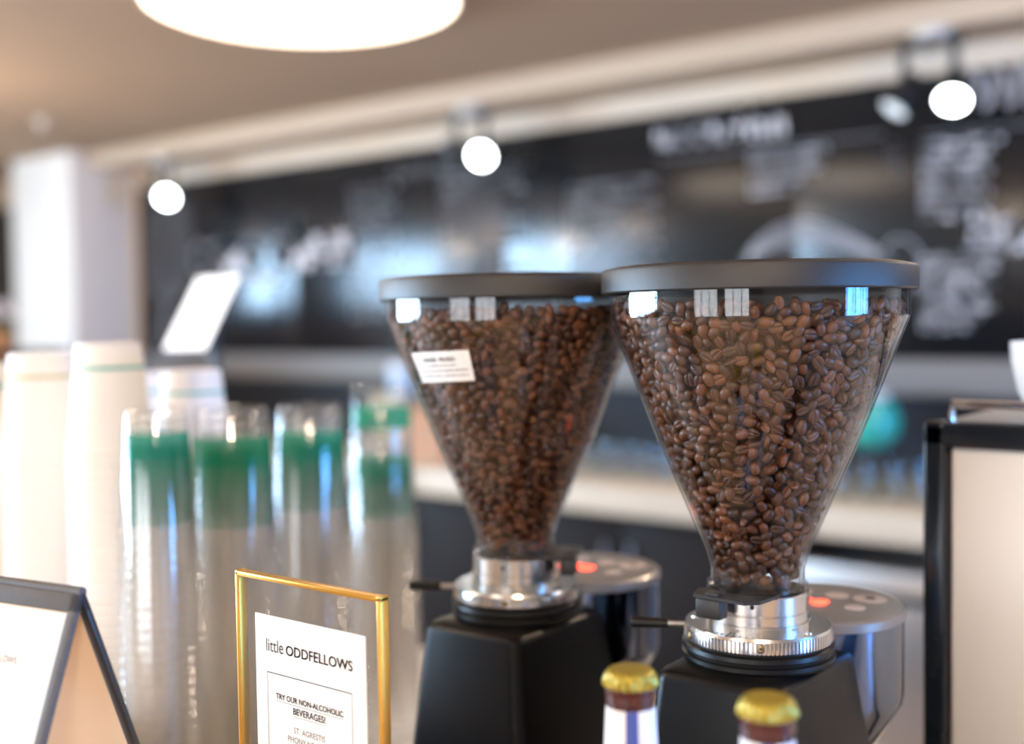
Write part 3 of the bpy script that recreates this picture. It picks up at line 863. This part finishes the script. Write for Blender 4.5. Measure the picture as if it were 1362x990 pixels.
def clear_cup(h, rb, rt, m):
    # upside down: rim on the bottom
    prof = [(rt + .0015, .0010), (rt + .0024, .0022), (rt + .0015, .0036), (rt, .0036), (rt - .0008, .012), (rt - .0020, .0125), (rb + .0010, h - .004), (rb - .001, h), (rb - .004, h - .0005), (rb - .007, h - .004), (0, h - .003)]
    me = MB().lathe(prof, 40).mesh('plastic_cup'); me.materials.append(M[m]); return me


big = clear_cup(.150, .0375, .0480, 'cup_big'); small = clear_cup(.115, .0285, .0365, 'cup_small')
big2 = clear_cup(.150, .0375, .0480, 'cup_plain'); small2 = clear_cup(.115, .0285, .0365, 'cup_plain')
stack(big, 'plastic_cup', -.971, .764, EYE - .082, .150, .0105, 'clear plastic cup nested in the stack directly behind the gold-edged sign',
      'topmost clear green-banded cup of the stack directly behind the gold-edged sign', 'cup', 'clear cups behind the gold-edged sign', plain=big2)
stack(small, 'plastic_cup', -.947, .656, EYE - .082, .115, .0105, 'small clear plastic cup nested in the stack beside the white paper cups',
      'topmost small clear cup of the stack beside the white paper cups', 'cup', 'small clear cups beside the paper cups', plain=small2)
stack(big, 'plastic_cup', -1.035, .93, EYE - .0905, .150, .0105, 'clear plastic cup nested in the middle stack between two other clear stacks',
      'topmost clear green-banded cup of the middle clear stack', 'cup', 'clear cups in the middle stack', plain=big2)
stack(big, 'plastic_cup', -1.102, 1.119, EYE - .133, .150, .0105, 'clear plastic cup nested in the stack beside the stickered grinder',
      'topmost clear cup sitting loose on the stack beside the stickered grinder', 'cup', 'clear cups beside the stickered grinder', .055, plain=big2)


def paper_cup(line):
    h, rb, rt = .118, .0335, .0440
    m = MB().lathe([(rt - .001, .0), (rt + .0018, .0010), (rt + .0022, .0026), (rt + .0006, .0046), (rt, .005), (rb, h - .001), (rb - .0012, h), (rb - .0025, h - .001), (rb - .003, h - .007), (0, h - .007)], 40)
    me = m.mesh('paper_cup'); me.materials.append(M['papercup']); me.materials.append(M[line])
    v2 = MB().lathe([(rb + .0105 * .0265 / .118 + .00025, h - .0275), (rb + .0105 * .0240 / .118 + .00025, h - .0240)], 40)
    # printed line as its own faces of the same sleeve
    full = MB(); full.v = m.v + v2.v; full.f = m.f + [tuple(i + len(m.v) for i in f) for f in v2.f]; full.sm = m.sm + v2.sm
    me = full.mesh('paper_cup'); me.materials.append(M['papercup']); me.materials.append(M[line])
    idx = np.zeros(len(full.f), dtype=np.int32); idx[len(m.f):] = 1; me.polygons.foreach_set('material_index', idx)
    return me


pt, po = paper_cup('teal'), paper_cup('olive')
cT = 'cup'
for me, x, y, top, lb in (
        (pt, -1.088, .698, 1.432, 'tallest teal-lined stack'),
        (po, -1.221, .696, 1.425, 'olive-lined stack'),
        (pt, -1.309, .665, 1.412, 'teal-lined stack beyond the olive-lined one'),
        (pt, -1.128, .832, 1.405, 'teal-lined stack behind the small clear cups'),
        (pt, -1.386, .948, 1.394, 'stack half hidden behind the tallest teal-lined one')):
    stack(me, 'paper_cup', x, y, top, .118, .0115, 'white paper cup nested upside down in the ' + lb, 'topmost white paper cup of the ' + lb, cT, 'white paper cups, ' + lb)

# ------------------------------------------------------------------ espresso machine on the right
em = thing('espresso_machine', 'black-framed espresso machine with a cream back panel', 'espresso machine', (.06, 1.245, TOP))
MB().box((0, .01, .26), (.77, .43, .40), .01).build('body', 'steel', em)
MB().box((0, -.222, .265), (.745, .012, .385), .004).build('back_panel', 'enamel', em)['label'] = 'cream enamel back panel'
for s in (-1, 1): MB().box((s * .384, -.224, .26), (.020, .026, .44), .004).build('frame_post', 'frame', em)
MB().box((0, -.224, .468), (.788, .026, .022), .004).build('frame_rail', 'frame', em)
MB().box((0, -.224, .058), (.788, .026, .024), .004).build('frame_rail', 'frame', em)
MB().box((0, .0, .472), (.77, .44, .014), .003).build('cup_tray', 'steel', em)
MB().tube([(-.375, -.215, .479), (-.375, -.215, .494), (.375, -.215, .494), (.375, -.215, .479)], .004, 10).build('cup_rail', 'chrome', em)
for s in (-1, 1):
    for y in (-.17, .18): MB().lathe([(0, 0), (.022, 0), (.018, .06), (0, .06)], 18, (s * .34, y, 0)).build('foot', 'rubber', em)
for s in (-1, 1): MB().tube([(s * .2, .22, .30), (s * .2, .26, .30), (s * .2, .275, .27), (s * .2, .275, .20)], .006, 10).build('steam_wand', 'chrome', em)


def mug(loc, label, rot=(0, 0, 0), sc=1.0):
    t = thing('ceramic_mug', label, 'mug', loc); t.rotation_euler = rot; t.scale = (sc,) * 3
    MB().lathe([(0, 0), (.022, 0), (.024, .003), (.034, .022), (.040, .05), (.041, .068), (.0385, .068), (.037, .05), (.030, .02), (0, .008)], 36).build('cup_body', 'ceramic', t)
    MB().tube([(.038, 0, .056), (.052, 0, .055), (.060, 0, .042), (.054, 0, .026), (.036, 0, .021)], .0045, 10).build('handle', 'ceramic', t)


mug((-.245, 1.105, TOP + .4795), 'white ceramic mug on the espresso machine cup tray', (0, 0, R(40)))

# ------------------------------------------------------------------ tablet on a pole
tb = thing('order_tablet', 'tilted tablet with a blank white lit screen on a slim black pole', 'tablet', (-1.73, 1.30, TOP))
MB().lathe([(0, 0), (.07, 0), (.07, .006), (.02, .012), (.010, .02), (0, .02)], 32).build('base', 'black', tb)
MB().tube([(0, .03, .01), (0, .03, .56), (0, .01, .585)], .009, 14).build('pole', 'black', tb)
rot = Matrix.Translation((0, 0, .598)) @ Matrix.Rotation(R(-31), 4, 'X')
MB().box((0, 0.006, 0), (.128, .009, .165), .004, 0, rot).build('tablet_case', 'black', tb)
MB().box((0, .0008, 0), (.119, .002, .153), 0, 0, rot).build('screen', 'screen', tb)

# ------------------------------------------------------------------ gold-edged acrylic sign
SW, SH = .139, .194
P0 = Vector((-.5625, .501, LEDGE))          # middle of the sign foot
sg = thing('acrylic_sign', 'gold-edged clear acrylic stand holding a white drinks card', 'sign', P0, 0)
MB().box((0, 0, SH / 2), (SW - .008, .0034, SH - .006)).build('acrylic_panel', 'acrylic', sg)
for s in (-1, 1): MB().box((s * (SW / 2 - .0018), 0, SH / 2), (.0036, .008, SH), .001).build('gold_strip', 'gold', sg)
MB().box((0, 0, SH - .0022), (SW, .008, .0036), .001).build('gold_strip', 'gold', sg)
MB().box((0, 0, .003), (SW, .05, .006), .001).build('base', 'acrylic', sg)
cd = MB().box((.0022, -.0024, SH - .027 - .078), (.105, .0008, .156)).build('card', 'paper', sg)


def onsign(vs, fs, name, mt, y=-.0032):
    MB().add([(a, y, b) for a, b in vs], [tuple(f) for f in fs]).build(name, mt, cd)


v = lambda d: SH - d
vs, fs = text_fit('little', .0170, -.0395, v(.0510), 'LEFT', 1.25); onsign(vs, fs, 'lettering', 'ink')
vs, fs = text_fit('ODDFELLOWS', .0625, -.0197, v(.0510), 'LEFT', 1.0, .00030); onsign(vs, fs, 'lettering', 'ink')
q = MB()
for (x0, z0, x1, z1) in ((-.0385, v(.065), .0425, v(.0656)), (-.0385, v(.18), -.0381, v(.065)), (.0421, v(.18), .0425, v(.065))):
    q.add([(x0, -.0032, z0), (x1, -.0032, z0), (x1, -.0032, z1), (x0, -.0032, z1)], [(0, 1, 2, 3)])
q.build('printed_border', 'ink', cd)
for txt, wd, d, b, mt in (('TRY OUR NON-ALCOHOLIC', .0640, .0820, .00022, 'ink'), ('BEVERAGES!', .0305, .0895, .00022, 'ink'), ('ST. AGRESTIS', .0300, .1020, 0, 'greyink'), ('PHONY NEGRONI', .0420, .1085, 0, 'greyink')):
    vs, fs = text_fit(txt, wd, .002, v(d), 'CENTER', 1.1, b); onsign(vs, fs, 'lettering', mt)
    if mt == 'ink':
        zz = v(d) - .0012; onsign([(.002 - wd / 2, zz - .0003), (.002 + wd / 2, zz - .0003), (.002 + wd / 2, zz), (.002 - wd / 2, zz)], [(0, 1, 2, 3)], 'underline', 'greyink')

# ------------------------------------------------------------------ tent sign
TL, TH, TW = .17, .203, .076
apex = Vector((-.622, .377, 0))              # right-hand end of the ridge
ty = R(10)
tn = thing('tent_sign', 'dark grey table tent with a white happy hour card', 'sign', (apex.x - TL / 2 * math.cos(ty), apex.y - TL / 2 * math.sin(ty), LEDGE), ty)
sla = math.atan2(TW, TH); SL = math.hypot(TW, TH)


def leaf_m(sgn):   # frame running down a slope: x along the ridge, z up the slope, -y outward on the front leaf
    return Matrix.Translation((0, 0, TH)) @ Matrix.Rotation(-sgn * sla, 4, 'X') @ Matrix.Translation((0, 0, -SL))


for sgn, nm in ((1, 'front_leaf'), (-1, 'back_leaf')):
    mt = leaf_m(sgn)
    lf = MB().box((0, 0, SL / 2), (TL - .004, .0022, SL - .004), 0, 0, mt).build(nm, 'kraft', tn)
    for s in (-1, 1): MB().box((s * (TL / 2 - .0035), 0, SL / 2), (.007, .0045, SL), .001, 0, mt).build('edge_trim', 'grey' if sgn == 1 else 'black', lf)
    MB().box((0, 0, .004), (TL, .0045, .008), .001, 0, mt).build('edge_trim', 'black', lf)
    MB().box((0, 0, SL - .0065), (TL, .0045, .013), .001, 0, mt).build('edge_trim', 'grey', lf)
    if sgn == 1:
        cdt = MB().box((0, -.0016, SL / 2 - .003), (TL - .014, .0008, SL - .022), 0, 0, mt).build('card', 'paper', lf)

        def ontent(txt, wd, x, z, shear, m_):
            vs, fs = text_fit(txt, wd, x, z, 'CENTER', 1.1)
            MB().add([mt @ Vector((a + shear * (b - z), -.0022, b)) for a, b in vs], fs).build('lettering', m_, cdt)
        ontent('little ODDFELLOWS', .046, .024, SL - .047, 0, 'ink')
        ontent('Happy Hour', .050, .020, SL - .083, .3, 'ink')
        q = MB()
        for r_ in range(4):
            for xx in np.arange(-.02, .045, .0016):
                if random.random() < .82: q.add([mt @ Vector(p) for p in ((xx, -.0022, SL - .105 - r_ * .012), (xx + .0007, -.0022, SL - .105 - r_ * .012), (xx + .0007, -.0022, SL - .1032 - r_ * .012), (xx, -.0022, SL - .1032 - r_ * .012))], [(0, 1, 2, 3)])
        q.build('small_print', 'greyink', cdt)
MB().tube([(-TL / 2, 0, TH), (TL / 2, 0, TH)], .0032, 10).build('ridge', 'grey', tn)
MB().box((TL / 2 - .004, 0, .018), (.008, TW * 1.85, .002)).build('spreader', 'black', tn)

# ------------------------------------------------------------------ bottles
def bottle(loc, label, rz):
    t = thing('drink_bottle', label, 'bottle', loc, rz, 'small capped bottles on the bar ledge')
    pr = [(0, .002), (.022, 0), (.0275, .003), (.0285, .008), (.0285, .070), (.026, .082), (.0190, .098), (.0148, .118), (.0130, .146), (.0128, .149), (.0142, .150), (.0142, .1545), (.0128, .156), (.0124, .164), (0, .164)]
    MB().lathe(pr, 40).build('glass_body', 'bottleglass', t)
    nl = [(.0207, .0955), (.0153, .118), (.0138, .1470)]
    nk = MB().lathe(nl, 40).build('neck_label', 'labelwhite', t)
    MB().lathe([(r + .0002, z) for r, z in nl], 6, a0=R(-102), a1=R(-74)).build('label_stripe', 'labelblue', nk)
    MB().lathe([(.0210, .0955), (.0178, .108)], 10, a0=R(-50), a1=R(20)).build('label_patch', 'labelred', nk)
    MB().lathe([(.0288, .012), (.0288, .066)], 40).build('body_label', 'labelwhite', t)
    c = MB(); n = 84; P = []
    for z, r, fl in ((.1585, .0150, 1), (.1605, .0150, 1), (.1640, .0141, .5), (.1660, .0132, 0), (.1670, .0118, 0), (.1672, .006, 0)):
        for j in range(n):
            rr = r + .0009 * fl * math.cos(21 * 2 * PI * j / n); P.append((rr * math.cos(2 * PI * j / n), rr * math.sin(2 * PI * j / n), z))
    c.add(P, [(i * n + j, i * n + (j + 1) % n, (i + 1) * n + (j + 1) % n, (i + 1) * n + j) for i in range(5) for j in range(n)], True)
    c.f.append(tuple(5 * n + j for j in range(n))); c.sm.append(False)
    c.build('crown_cap', 'capgold', t)


bottle((-.339, .537, LEDGE), 'capped bottle standing between the two grinders, blue stripe on its neck', R(38 - 5))
bottle((-.256, .536, LEDGE), 'capped bottle standing in front of the sticker-free grinder', R(38 - 12))
